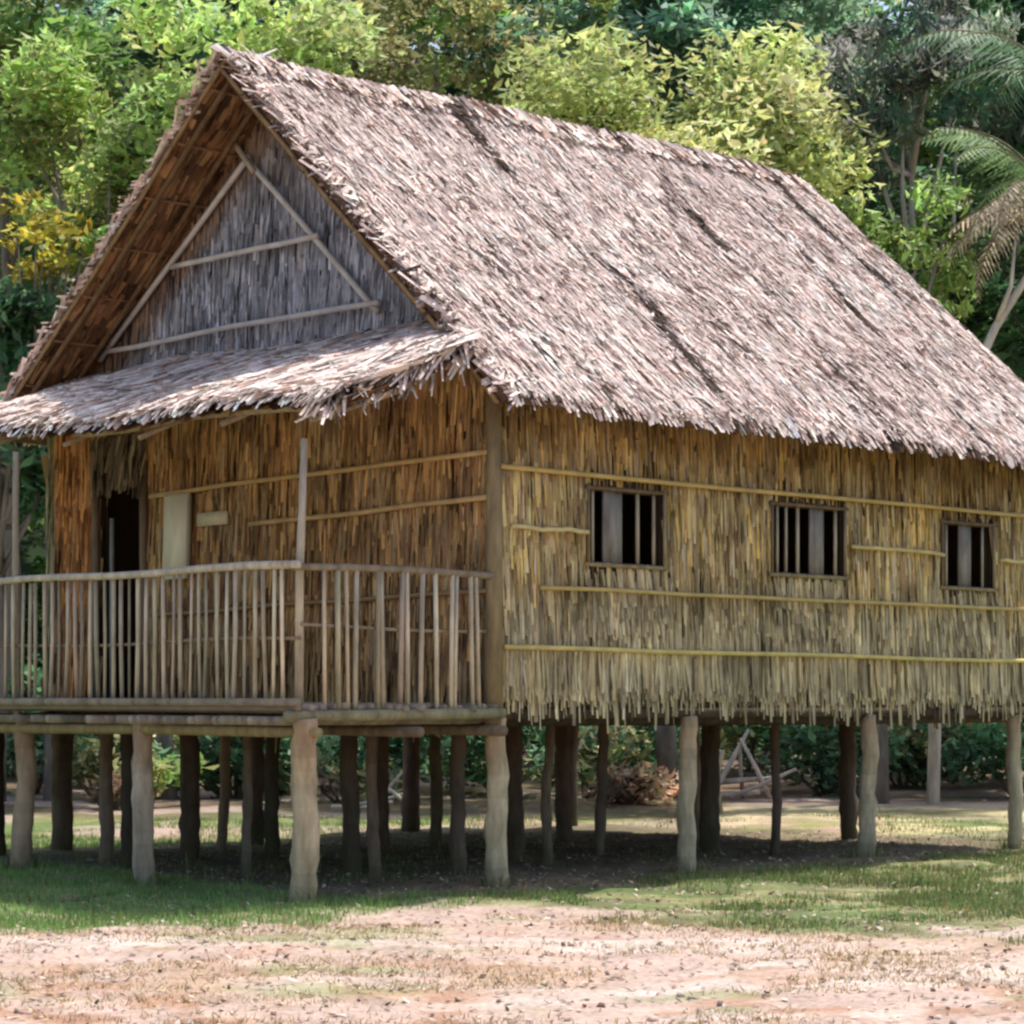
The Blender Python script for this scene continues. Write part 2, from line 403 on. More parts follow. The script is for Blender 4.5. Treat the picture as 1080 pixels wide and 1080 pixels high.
X0 = np.array([T0, RV, RZ]); AX = np.array([1., 0, 0])
for side in (0, 1):
    D, N_, Ld = (DR, NR, LR) if side == 0 else (DL, NL, LL)
    m = MB()
    slab(m, X0 - N_ * .02, AX, D, N_, lambda f: roof_far(f) - T0, Ld, .07, (.15, .09, .06))
    msk = lambda a, d, Ld=Ld: (a < (roof_far(d / Ld) - T0 + .08)) & (d < Ld + .04)
    La = roof_far(1) - T0 + .1
    thatch(m, X0, AX, D, N_, La, Ld + .02, .10, .018, .42, .030, roof_col, (.006, .04), msk, .17, 1.0, .4, sag)
    if side == 0:  # shaggier layer lying on top
        thatch(m, X0, AX, D, N_, La, Ld, .22, .05, .2, .026, roof_col, (.025, .06), msk, .7, 1.2, .4, sag)
    # eave fringe hangs over the edge
    Dn = unit(D + np.array([0, 0, -.55]))
    thatch(m, X0 + D * (Ld - .12), AX, Dn, N_, La, .2, .08, .03, .3, .055, roof_col, (.0, .05), lambda a, d: (a < La - .05) & (d < .25), .22, 1.0, .4, sag)
    # front verge: leaf ends sticking out over the gable
    for a0, sgn in ((0., -1),):
        n = 520; dd = rng.random(n) * Ld; l = rng.uniform(.10, .26, n); wv = rng.uniform(.03, .07, n)
        base = X0 + AX * (a0 + .12) + dd[:, None] * D + N_ * rng.uniform(-.07, .05, n)[:, None]
        dirv = unit(sgn * AX[None] + D[None] * rng.uniform(.1, 1.3, n)[:, None] + N_[None] * (.2 * rng.standard_normal(n))[:, None])
        sidev = D[None] * wv[:, None] / 2 + N_[None] * (wv * .3 * rng.standard_normal(n))[:, None]
        e = base + dirv * l[:, None]
        Q = np.stack([base - sidev, base + sidev, e + sidev * .4, e - sidev * .4], 1); Q[..., 2] += sag(Q[..., 0], Q[..., 1])
        m.quads(Q, roof_col(rng.random(n) * 9, dd, n))
    o = m.build('thatch_slope', M_THATCH, roof)
    tag(o, 'sunlit grey pink thatch slope over the long wall' if side == 0 else 'far thatch slope whose brown underside shows at the gable')
    # underside leaves (brown) and rafters, purlins
    m = MB()
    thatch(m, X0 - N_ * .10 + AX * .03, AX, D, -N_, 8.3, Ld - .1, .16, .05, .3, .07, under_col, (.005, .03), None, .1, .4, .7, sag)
    m.build('leaf_lining', M_WALL, roof)
    m = MB()
    for a in (.10, .52, 2.4, 4.4, 6.4, 8.2):
        P = np.array([X0 + AX * a + D * s - N_ * .19 for s in np.linspace(.1, Ld - .12, 9)]); P[:, 2] += sag(P[:, 0], P[:, 1])
        m.tube(P, .03, (.17, .10, .05), 6)
    m.build('rafter', M_WOOD, roof)
    m = MB()
    for s in np.linspace(.35, Ld - .2, 8):
        P = np.array([X0 + AX * a + D * s - N_ * .145 for a in np.linspace(.0, 8.3, 9)]); P[:, 2] += sag(P[:, 0], P[:, 1])
        m.tube(P, .013, (.24, .13, .06), 6)
    m.build('purlin', M_BAMBOO, roof)
# ridge cap
m = MB()
def ridge_col(a, d, n):
    c = roof_col(a, d, n); y = rng.random(n) < .25; c[y] = vary((.66, .50, .40), int(y.sum()), .1); return c
for D, N_ in ((DR, NR), (DL, NL)):
    thatch(m, X0 + N_ * .02 + np.array([0, 0, .015]), AX, D, N_, 8.52, .40, .1, .03, .36, .06, ridge_col, (.015, .05), None, .2, .5, .5, sag, first=.16)
m.build('ridge_cap', M_THATCH, roof)
# verge poles under the front edge
for D, N_, Ld in ((DR, NR, LR), (DL, NL, LL)):
    m = MB(); P = np.array([X0 + AX * -.02 + D * s - N_ * .12 for s in np.linspace(-.05, Ld - .05, 10)]); P[:, 2] += sag(P[:, 0], P[:, 1])
    m.tube(P, .022, (.30, .19, .09), 6); m.build('verge_pole', M_WOOD, roof)

# ---- walls
def wall_cells(mb, O, A, B, La, Lb, holes, top, c, thick, N):
    """front and back sheet of a wall with rectangular holes; top(a) caps it"""
    xa = sorted({0, La, *[h[0] for h in holes], *[h[1] for h in holes], *np.linspace(0, La, 30)})
    xb = sorted({0, Lb, *[h[2] for h in holes], *[h[3] for h in holes]})
    O, A, B, N = (np.asarray(q, float) for q in (O, A, B, N))
    for i in range(len(xa) - 1):
        for j in range(len(xb) - 1):
            ca = (xa[i] + xa[i + 1]) / 2; cb = (xb[j] + xb[j + 1]) / 2
            if any(h[0] < ca < h[1] and h[2] < cb < h[3] for h in holes): continue
            def pt(a, b, off): return O + A * a + B * min(b, top(a)) + N * off
            for off in (0, -thick):
                mb.quads([[pt(xa[i], xb[j], off), pt(xa[i + 1], xb[j], off), pt(xa[i + 1], xb[j + 1], off), pt(xa[i], xb[j + 1], off)]], c)

def wall_col(pal, sc=1.):
    pal = np.array(pal)
    def f(a, d, n):
        q = fbm(a * 1.4, d * 1.0, 151, 3) * .7 + .3 * rng.random(n)
        idx = np.clip((sstep(.25, .75, q) * len(pal)).astype(int), 0, len(pal) - 1)
        rr = rng.random(n) < .45; idx[rr] = rng.integers(0, len(pal), int(rr.sum()))
        c = pal[idx] * (1 + .16 * rng.standard_normal((n, 1))) * sc
        dk = rng.random(n) < .10; c[dk] *= .45
        return c
    return f
SIDE = [(.52, .38, .16), (.38, .26, .11), (.60, .47, .21), (.33, .22, .11), (.50, .40, .24), (.62, .41, .13)]
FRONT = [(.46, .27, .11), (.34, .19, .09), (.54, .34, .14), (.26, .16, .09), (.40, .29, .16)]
GREY = [(.36, .345, .345), (.28, .275, .275), (.44, .42, .41), (.33, .28, .25), (.22, .21, .21)]
DOWN = np.array([0, 0, -1.]); UP = -DOWN

# long side wall
win = [(1.10, 2.08, 2.86, 3.50), (3.62, 4.72, 2.86, 3.50), (6.35, 7.24, 2.82, 3.46)]
holes = [(a, b, z0 - FL, z1 - FL) for a, b, z0, z1 in win]
sw = part_empty('side_wall', house)
m = MB(); wall_cells(m, (0, 0, FL), (1, 0, 0), UP, LEN, 3.1, holes, lambda a: 3.1, (.10, .07, .045), .05, (0, -1, 0))
def smask(a, d):
    z = 4.42 - d; k = np.ones(len(a), bool)
    for x0, x1, z0, z1 in win:
        k &= ~((a > x0 - .02) & (a < x1 + .02) & (z < z1 - .0) & (z > z0 - .56))
    return k
wc = wall_col(SIDE)
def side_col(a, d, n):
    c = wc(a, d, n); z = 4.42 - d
    up = sstep(3.3, 3.9, z)[:, None]; c = c * (1 - up) + up * c * np.array([.62, .53, .47])  # shade below the eave painted into the upper strips
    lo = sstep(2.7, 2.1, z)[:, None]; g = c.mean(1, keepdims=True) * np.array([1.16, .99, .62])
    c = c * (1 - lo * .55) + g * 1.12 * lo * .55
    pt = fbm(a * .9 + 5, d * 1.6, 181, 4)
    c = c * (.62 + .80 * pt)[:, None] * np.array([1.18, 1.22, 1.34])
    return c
O = np.array([0, -.03, 4.42])
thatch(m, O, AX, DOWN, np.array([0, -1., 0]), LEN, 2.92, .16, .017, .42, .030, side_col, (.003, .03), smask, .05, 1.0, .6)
# strips under the windows start below the sill
for x0, x1, z0, z1 in win:
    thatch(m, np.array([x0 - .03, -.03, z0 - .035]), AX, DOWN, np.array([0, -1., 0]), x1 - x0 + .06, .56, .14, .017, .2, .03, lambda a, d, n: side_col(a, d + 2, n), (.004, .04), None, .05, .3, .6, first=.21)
# ragged skirt below the floor
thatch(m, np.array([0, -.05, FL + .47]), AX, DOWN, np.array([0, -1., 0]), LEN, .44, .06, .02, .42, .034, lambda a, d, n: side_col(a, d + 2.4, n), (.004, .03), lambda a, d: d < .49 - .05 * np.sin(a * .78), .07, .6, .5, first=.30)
m.build('leaf_panel', M_WALL, sw)
def batten(p0, p1, r, c, par, name='batten', k=9, wob=.015):
    m = MB(); p0 = np.array(p0, float); p1 = np.array(p1, float)
    s = np.linspace(0, 1, k)[:, None]; P = p0 + (p1 - p0) * s; P[:, 2] += wob * np.cumsum(rng.standard_normal(k)) * .5
    m.tube(P, r, c, 6, .03); return m.build(name, M_BAMBOO, par, True)
YB = -.105
batten((-.02, YB, 3.62), (LEN, YB, 3.58), .024, (.60, .42, .16), sw)
batten((.1, YB, 3.12), (1.04, YB, 3.12), .022, (.68, .55, .27), sw)
batten((4.78, YB, 3.14), (6.3, YB, 3.12), .022, (.70, .54, .24), sw)
batten((7.3, YB, 3.10), (LEN, YB, 3.08), .022, (.70, .56, .26), sw)
batten((.45, YB, 2.59), (LEN, YB, 2.60), .020, (.60, .45, .17), sw)
batten((.02, YB, 2.06), (LEN, YB, 2.02), .022, (.72, .58, .21), sw)
for i, (x0, x1, z0, z1) in enumerate(win):
    w = part_empty('window', sw)
    m = MB()
    m.tube([(x0 - .05, -.06, z0 - .03), (x1 + .05, -.06, z0 - .03)], .02, (.33, .26, .15), 6)
    m.tube([(x0 - .05, -.06, z1 + .02), (x1 + .05, -.06, z1 + .02)], .018, (.20, .14, .08), 6)
    m.tube([(x0 - .01, -.06, z0 - .05), (x0 - .01, -.06, z1 + .05)], .018, (.22, .16, .09), 6)
    m.tube([(x1 + .01, -.06, z0 - .05), (x1 + .01, -.06, z1 + .05)], .018, (.30, .24, .16), 6)
    m.build('frame', M_WOOD, w)
    sl = [[(.10, .03), (.36, .30), (.70, .04), (.92, .03)], [(.12, .03), (.24, .03), (.40, .04), (.66, .26), (.93, .04)], [(.14, .03), (.50, .26), (.86, .03)]][i]
    for f, wd in sl:
        m = MB(); xc = x0 + f * (x1 - x0); wd = wd * .8
        m.box((xc - wd / 2, -.012, z0 - .02), (xc + wd / 2, .012, z1 + .02), (.30, .275, .25) if wd > .1 else (.50, .43, .33))
        m.build('slat', M_WOOD, w)

# left and back walls (dark, close the interior)
for nm, O, A, La in (('back_wall', (LEN, 0, FL), (0, 1, 0), WID), ('side_wall', (0, WID, FL), (1, 0, 0), LEN)):
    m = MB(); top = (lambda a: float(roof_z(np.array(a))) - FL - .3) if nm == 'back_wall' else (lambda a: 3.2)
    wall_cells(m, O, A, UP, La, 6.2 if nm == 'back_wall' else 3.2, [], top, (.16, .10, .06), .05, (0, 0, 0) if False else ((1, 0, 0) if nm == 'back_wall' else (0, 1, 0)))
    tc_ = wall_col(SIDE); nrm = np.array([1., 0, 0]) if nm == 'back_wall' else np.array([0, 1., 0])
    thatch(m, np.array(O) + nrm * .02 + UP * 3.1, np.array(A, float), DOWN, nrm, La, 3.2, .25, .05, .45, .07, tc_, (.004, .04), None, .06, .4, .6)
    m.build(nm, M_WALL, house)

# front wall with doorway
fw = part_empty('front_wall', house)
DOOR = (5.18, 5.98, 0., 2.25)
m = MB(); wall_cells(m, (0, 0, FL), (0, 1, 0), UP, WID, 3.2, [DOOR], lambda a: 3.2, (.10, .06, .04), .05, (-1, 0, 0))
def fmask(a, d):
    z = 4.75 - d; return ~((a > DOOR[0]) & (a < DOOR[1]) & (z < FL + DOOR[3] - .05))
fc0 = wall_col(FRONT, 1.2)
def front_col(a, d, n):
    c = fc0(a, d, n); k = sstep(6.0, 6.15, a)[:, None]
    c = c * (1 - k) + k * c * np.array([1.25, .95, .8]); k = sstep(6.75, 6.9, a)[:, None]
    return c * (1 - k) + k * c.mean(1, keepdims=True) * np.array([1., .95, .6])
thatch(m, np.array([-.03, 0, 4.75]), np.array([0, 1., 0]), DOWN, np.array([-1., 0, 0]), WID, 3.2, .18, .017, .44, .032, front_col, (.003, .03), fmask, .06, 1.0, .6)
m.build('leaf_panel', M_WALL, fw)
XB = -.10
batten((XB, -.02, 3.76), (XB, 5.0, 3.70), .026, (.60, .41, .19), fw)
batten((XB, 0, 3.36), (XB, 3.35, 3.29), .026, (.62, .42, .20), fw)
batten((XB, 0, 2.55), (XB, 5.0, 2.50), .022, (.36, .23, .11), fw)
m = MB(); m.box((-.105, 3.72, 3.33), (-.075, 4.2, 3.46), (.75, .66, .45)); tag(m.build('patch_board', M_BOARD, fw), 'short pale board fixed across the brown front wall')
dw = part_empty('doorway', fw)
for y in (DOOR[0] - .03, DOOR[1] + .03):
    m = MB(); m.tube([(-.08, y, FL), (-.08, y, FL + 1.1), (-.08, y, FL + 2.5)], .04, (.24, .18, .12), 8); m.build('door_post', M_WOOD, dw)
m = MB(); thatch(m, np.array([-.10, DOOR[0] - .05, FL + 2.75]), np.array([0, 1., 0]), DOWN, np.array([-1., 0, 0]), DOOR[1] - DOOR[0] + .1, .55, .14, .03, .34, .05, wall_col([(.20, .16, .11), (.14, .11, .08), (.26, .22, .15)]), (.0, .06), None, .15, .6, .4)
m.build('thatch_flap', M_WALL, dw)
m = MB(); m.tube([(-.045, DOOR[1] - .22, FL + .02), (-.045, DOOR[1] - .22, FL + 1.95)], .025, (.30, .32, .30), 8); m.build('door_edge', M_WOOD, dw)
m = MB(); m.box((-.02, -.02, FL - .10), (LEN, WID, FL - .01), (.10, .075, .05)); m.build('house_floor', M_WOOD, house)

# gable wall
gw = part_empty('gable_wall', house)
m = MB()
def gtop(a): return float(roof_z(np.array(a))) - 4.752 - .17
GA = np.linspace(.0, WID, 60)
for i in range(len(GA) - 1):
    p = [(.32, GA[i], 4.752), (.32, GA[i + 1], 4.752), (.32, GA[i + 1], 4.752 + max(0, gtop(GA[i + 1]))), (.32, GA[i], 4.752 + max(0, gtop(GA[i])))]
    m.quads([p], (.10, .09, .085)); m.quads([[(q[0] + .05, q[1], q[2]) for q in p]], (.08, .06, .05))
gc_ = wall_col(GREY, 1.3); gc = lambda a, d, n: gc_(a, d, n) * np.array([.92, .98, 1.08]); bc = wall_col([(.27, .17, .11), (.2, .13, .09), (.32, .22, .15)])
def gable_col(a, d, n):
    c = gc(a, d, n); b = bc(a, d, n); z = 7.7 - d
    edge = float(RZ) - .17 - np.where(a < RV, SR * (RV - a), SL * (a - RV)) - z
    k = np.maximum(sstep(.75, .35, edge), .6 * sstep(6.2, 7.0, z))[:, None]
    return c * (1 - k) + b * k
thatch(m, np.array([.29, 0, 7.7]), np.array([0, 1., 0]), DOWN, np.array([-1., 0, 0]), WID, 3.0, .14, .017, .34, .032, gable_col, (.003, .03), lambda a, d: (7.7 - d + .36) < roof_z(a) - .05, .09, 1.0, .55)
m.build('leaf_panel', M_WALL, gw)
GC = (.60, .54, .48)
GX = .20
batten((GX, 3.83, 6.98), (GX, 1.80, 5.19), .032, GC, gw, wob=.01)
batten((GX, 3.75, 6.97), (GX, 6.35, 5.22), .032, GC, gw, wob=.01)
batten((GX - .03, 2.64, 6.02), (GX - .03, 5.01, 6.05), .030, GC, gw, wob=.01)
batten((GX - .03, 1.75, 5.28), (GX - .03, 6.24, 5.30), .030, GC, gw, wob=.02)
batten((GX - .04, 4.13, 7.32), (GX - .04, 3.62, 6.75), .032, (.42, .33, .25), gw, wob=.01)

# ---- porch roof (lean-to)
pr = part_empty('porch_roof', house)
PA = np.array([0, 1., 0]); PO = np.array([.30, -.30, 5.06]); PE = -2.15
pd = np.array([PE - .28, 0, -.92]); PLd = np.linalg.norm(pd); PD = pd / PLd; PN = np.array([PD[2], 0, -PD[0]])
if PN[2] < 0: PN = -PN
def psag(x, y):
    x = np.asarray(x); y = np.asarray(y)
    return (fbm(x * .9 + 9, y * .6, 161, 3) - .5) * .22 - .06 * sstep(.5, -.35, y) + .10 * sstep(3.0, 5, y) * sstep(0, -2, x)
m = MB(); PLa = 8.0
def pmask(a, d):
    x = PO[0] + PD[0] * (d - .15); z = PO[2] + PD[2] * (d - .15); y = PO[1] + a
    return ~((x > T0 - .12) & (z > roof_z(y) - .16))
na, nd = 50, 12
for off, flip in ((-.03, 0), (-.09, 1)):
    a, d = np.meshgrid(np.linspace(0, PLa, na), np.linspace(0, PLd, nd)); P = PO + a[..., None] * PA + d[..., None] * PD + off * PN
    P[..., 2] += psag(P[..., 0], P[..., 1]); idx = np.arange(na * nd).reshape(nd, na)
    Fp = np.stack([idx[:-1, :-1], idx[:-1, 1:], idx[1:, 1:], idx[1:, :-1]], -1).reshape(-1, 4); cen = P.reshape(-1, 3)[Fp].mean(1)
    Fp = Fp[~((cen[:, 0] > T0 - .1) & (cen[:, 2] > roof_z(cen[:, 1]) - .12))]
    m.add(P.reshape(-1, 3), Fp, (.17, .11, .07))
def pcol(a, d, n):
    c = roof_col(a * 0 + 1.2, d, n) * 1.1; k = rng.random(n) < .35; c[k] = vary((.84, .70, .63), int(k.sum()), .1); return c
thatch(m, PO, PA, PD, PN, PLa, PLd, .10, .018, .40, .034, pcol, (.006, .045), pmask, .25, .6, .45, psag)
PDn = unit(PD + np.array([0, 0, -.6]))
thatch(m, PO + PD * (PLd - .12), PA, PDn, PN, PLa, .2, .07, .03, .30, .05, pcol, (.0, .05), lambda a, d: d < .26, .35, 1.1, .4, psag)
# ragged right edge: stalks poking out
n = 260; dd = PLd * (.32 + .68 * rng.random(n)); l = rng.uniform(.12, .42, n); wv = rng.uniform(.015, .05, n)
base = PO + dd[:, None] * PD + PA * rng.uniform(0, .25, n)[:, None] + PN * rng.uniform(-.12, .06, n)[:, None]
dirv = unit(-PA[None] * rng.uniform(.2, 1, n)[:, None] + PD[None] * rng.uniform(.2, 1.6, n)[:, None] - np.array([0, 0, 1.])[None] * rng.uniform(.0, .7, n)[:, None])
sidev = PD[None] * wv[:, None] / 2 + PN[None] * (wv * .4)[:, None]; e = base + dirv * l[:, None]
Q = np.stack([base - sidev, base + sidev, e + sidev * .4, e - sidev * .4], 1); Q[..., 2] += psag(Q[..., 0], Q[..., 1])
cs = pcol(dd, dd, n); kk = rng.random(n) < .45; cs[kk] *= .35; m.quads(Q, cs)
m.build('thatch_slope', M_THATCH, pr)
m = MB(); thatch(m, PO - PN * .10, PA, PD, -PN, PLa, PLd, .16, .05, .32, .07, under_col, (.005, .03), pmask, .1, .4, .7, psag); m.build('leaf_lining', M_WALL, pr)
for d_ in (PLd - .2, PLd * .55):
    m = MB(); P = np.array([PO + PD * d_ + PA * a - PN * .15 for a in np.linspace(.12, PLa, 12)]); P[:, 2] += psag(P[:, 0], P[:, 1])
    m.tube(P, .04, (.36, .29, .20), 8); m.build('beam', M_WOOD, pr)
for a_ in (.3, 1.5, 2.7, 3.9, 5.1, 6.3, 7.5):
    m = MB(); P = np.array([PO + PD * s + PA * a_ - PN * .21 for s in np.linspace(.05 if a_ > .5 else .9, PLd - .02, 6)]); P[:, 2] += psag(P[:, 0], P[:, 1])
    m.tube(P, .026, (.34, .26, .17), 6); m.build('rafter', M_WOOD, pr)

# ---- porch floor
PF = -2.16
pf = part_empty('porch_floor', house)
m = MB()
for i, x in enumerate(np.arange(PF - .12, -.04, .075)):
    z = FL - .005 + .008 * rng.standard_normal()
    m.tube([(x, -.10 + .05 * rng.standard_normal(), z), (x, 3.5, z + .01), (x, 7.2, z)], .034, vary((.30, .235, .17), 1)[0], 6)
m.build('floor_slats', M_BAMBOO, pf)
for x in (PF - .02, -1.1, -.15):
    m = MB(); m.tube([(x, -.28, FL - .20), (x, 2, FL - .19), (x, 4.2, FL - .2), (x, 7.2, FL - .2)], .045, (.34, .26, .13) if x < -2 else (.2, .15, .1), 8); m.build('bearer', M_WOOD, pf)
for y in np.concatenate([np.arange(.02, 2.3, .17), np.arange(2.4, 7.1, .30)]):
    m = MB(); m.tube([(PF - .2 - .06 * rng.random(), y, FL - .105), (-.1, y, FL - .105)], .034 + .006 * rng.random(), vary((.36, .29, .21), 1)[0], 8); m.build('joist', M_WOOD, pf)
m = MB(); m.tube([(PF - .22, -.12, FL - .07), (-1.0, -.13, FL - .06), (-.02, -.12, FL - .05)], .05, (.30, .27, .16), 8); m.build('edge_pole', M_WOOD, pf)
m = MB(); m.tube([(PF - .17, -.2, FL + .045), (PF - .17, 3.4, FL + .05), (PF - .17, 7.2, FL + .045)], .035, (.33, .27, .20), 8); m.build('edge_pole', M_WOOD, pf)

# ---- railing
RT = 2.70
rf = part_empty('front_railing', house)
m = MB(); yy = np.linspace(-.12, 7.1, 12); m.tube([(PF - .10, y, RT + .012 * math.sin(y * 2.1) + .004 * y) for y in yy], .032, (.60, .51, .39), 8); m.build('top_rail', M_WOOD, rf, True)
m = MB(); m.tube([(PF - .02, y, FL + .56 + .015 * math.sin(y * 1.7)) for y in np.linspace(-.05, 7.1, 10)], .015, (.33, .24, .17), 6); m.build('mid_rail', M_WOOD, rf, True)
y = .14
while y < 7.0:
    m = MB(); dx = .012 * rng.standard_normal(); dy = .02 * rng.standard_normal(); h = RT - .02 + .02 * rng.random()
    m.tube([(PF - .06 + dx, y, FL + .03), (PF - .06, y + dy * .5, FL + .6), (PF - .06, y + dy, h)], rng.uniform(.012, .021), vary((.62, .52, .37), 1, .2)[0], 6)
    m.build('baluster', M_WOOD, rf, True)
    y += rng.uniform(.10, .155)
rs = part_empty('side_railing', house)
m = MB(); m.tube([(x, -.07, RT - .02 - .02 * math.sin(x * 1.4)) for x in np.linspace(PF - .1, -.05, 7)], .03, (.30, .235, .16), 8); m.build('top_rail', M_WOOD, rs, True)
m = MB(); m.tube([(x, -.03, FL + .66 + .015 * math.sin(x * 2)) for x in np.linspace(PF, -.05, 6)], .014, (.36, .27, .19), 6); m.build('mid_rail', M_WOOD, rs, True)
for x in np.arange(PF + .2, -.08, .135):
    x = x + .03 * rng.standard_normal(); m = MB(); dx = .018 * rng.standard_normal()
    m.tube([(x, -.07, FL - .02), (x + dx * .5, -.07, FL + .6), (x + dx, -.07, RT - .02)], rng.uniform(.014, .025), vary((.56, .46, .32), 1, .2)[0], 6)
    m.build('baluster', M_WOOD, rs, True)
# porch roof posts
for (x, y, zt, lx) in ((PF + .0, .0, 3.72, .05), (PF, 4.19, 3.92, -.02), (PF, 6.9, 3.9, 0)):
    m = MB(); m.tube([(x, y, FL - .1), (x + lx * .5, y + .02, 2.6), (x + lx, y - .01, zt)], [.038, .034, .03], (.50, .42, .30), 8); m.build('porch_post', M_WOOD, house, True)
m = MB(); m.tube([(-.05, -.03, FL - .2), (-.04, -.04, 3.0), (-.05, -.02, 4.6)], [.085, .075, .07], (.30, .23, .13), 8); m.build('corner_post', M_WOOD, house, True)

# ---- stilts
def stilt(x, y, r, c, top=FL - .09, lean=(0, 0)):
    X = HX + x * U[0] + y * Vv[0]; Y = HY + x * U[1] + y * Vv[1]; z0 = float(gz(X, Y)) - .25
    m = MB(); k = 18; s = np.linspace(0, 1, k)
    P = np.stack([x + lean[0] * s + .010 * np.cumsum(rng.standard_normal(k)) * .5, y + lean[1] * s + .009 * np.cumsum(rng.standard_normal(k)), z0 + (top - z0) * s], -1)
    R = r * (1.03 - .10 * s + .022 * rng.standard_normal(k))
    for _ in range(2): R[rng.integers(3, k - 2)] *= 1.06
    cr = []
    for q in range(k - 1):
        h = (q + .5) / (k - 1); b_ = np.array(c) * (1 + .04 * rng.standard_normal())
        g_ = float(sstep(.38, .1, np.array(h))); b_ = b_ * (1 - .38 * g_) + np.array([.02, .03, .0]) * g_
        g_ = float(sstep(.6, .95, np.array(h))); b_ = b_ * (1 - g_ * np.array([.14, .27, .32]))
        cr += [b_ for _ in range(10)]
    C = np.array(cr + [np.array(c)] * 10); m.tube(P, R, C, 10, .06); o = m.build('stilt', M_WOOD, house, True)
    if y < .5 and x > -3 or x < -2: STILT_BASES.append((X, Y))
    return o
STILT_BASES = []
TS = (2.44, 5.16, 7.74)
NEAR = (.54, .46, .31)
stilt(PF, .0, .108, (.57, .45, .29)); stilt(PF, 2.15, .095, (.50, .40, .30)); stilt(PF, 4.19, .095, (.42, .31, .21)); stilt(PF, 6.4, .10, (.26, .2, .15))
stilt(0, .0, .097, (.56, .47, .31))
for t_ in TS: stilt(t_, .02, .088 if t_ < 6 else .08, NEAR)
for t_ in (0, *TS):
    for v_ in (2.3, 4.6, 6.9):
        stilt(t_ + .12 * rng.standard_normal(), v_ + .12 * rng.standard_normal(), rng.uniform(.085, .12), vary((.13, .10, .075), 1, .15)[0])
for t_, v_ in ((-1.0, 2.2), (-1.1, 4.3), (-.95, 6.5), (1.2, 3.4), (3.7, 2.4), (6.4, 3.5), (1.3, 5.7), (-.6, .9), (-1.5, 3.3), (.7, 1.2), (.9, 4.3), (2.0, 1.4), (3.4, 4.6), (5.0, 1.1)):
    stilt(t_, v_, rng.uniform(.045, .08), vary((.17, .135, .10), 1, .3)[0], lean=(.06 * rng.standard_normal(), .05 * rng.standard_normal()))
# beams under the floor, cross pole
for v_ in (.22, 2.3, 4.6, 6.9):
    m = MB(); m.tube([(-.1, v_, FL - .10), (4, v_, FL - .11), (LEN, v_, FL - .10)], .07, (.085, .065, .05), 8); m.build('floor_beam', M_WOOD, house)

# grass tufts around the post feet
m = MB()
for X, Y in STILT_BASES:
    k = 130; a = rng.random(k) * 6.283; d = .10 + .16 * rng.random(k) ** 1.5
    c = vary((.15, .20, .07), k, .25); q = rng.random(k) < .3; c[q] = vary((.36, .30, .15), int(q.sum()), .2)
    m.quads(blades(X + np.cos(a) * d, Y + np.sin(a) * d, rng.uniform(.03, .13, k), rng.uniform(.006, .013, k), c, .7), c)
tag(m.build('weeds', M_GRASS), 'weeds and grass tufts growing around the feet of the front stilts', 'weeds', kind='stuff')

# ---- loose thing on the porch
b = MB(); b.box((-.022, -.21, -.42), (.0, .21, .40), (.93, .85, .63)); b.box((-.03, -.21, .40), (.005, .21, .435), (.50, .44, .32)); b.box((-.032, -.225, -.42), (.004, -.20, .40), (.5, .44, .32))
bo = b.build('notice_board', M_BOARD); pos = np.array([HX, HY]) + U * -.125 + Vv * 4.50
bo.location = (pos[0], pos[1], 3.24); bo.rotation_euler = (0, math.radians(2), ROT)
tag(bo, 'pale cream upright board against the brown front wall behind the porch railing', 'board')

# ------------------------------------------------------------------ vegetation
def leaf_quads(C, size, up=.35, aspect=.42, droop=.3):
    n = len(C); a = rng.standard_normal((n, 3)); a[:, 2] = a[:, 2] * .6 - droop; a = unit(a)
    r = rng.standard_normal((n, 3)); r[:, 2] += up * 3
    b = unit(np.cross(a, r)); s = size * rng.uniform(.6, 1.4, n)
    l = (s / 2)[:, None]; w = (s * aspect / 2)[:, None]
    nrm = np.cross(a, b)
    return np.stack([C - a * l, C + b * w + nrm * l * .15, C + a * l - nrm * l * .2, C - b * w + nrm * l * .15], 1)

def crown_mesh(mb, blobs, per, size, pal, aspect=.42, droop=.3):
    pal = np.array(pal)
    if size < .4: size = size * 1.0; per = per * 1.0
    for (c, r) in blobs:
        k = int(per * (r / .9) ** 2 * (1.5 if size < .4 else 1))
        d = unit(rng.standard_normal((k, 3))); rad = r * (rng.random(k) ** .3)
        P = np.asarray(c) + d * rad[:, None] * np.array([1.15, 1.15, .72])
        P += .07 * r * rng.standard_normal((k, 3))
        base = pal[rng.integers(len(pal))] * (rng.uniform(.32, .6) if rng.random() < .25 else rng.uniform(.75, 1.45))
        col = base[None] * (1 + .25 * rng.standard_normal((k, 1))) * (1 + .07 * rng.standard_normal((k, 3)))
        j = rng.random(k) < .18; col[j] = pal[rng.integers(len(pal), size=int(j.sum()))]
        mb.quads(leaf_quads(P, size, .75, aspect, droop), col)

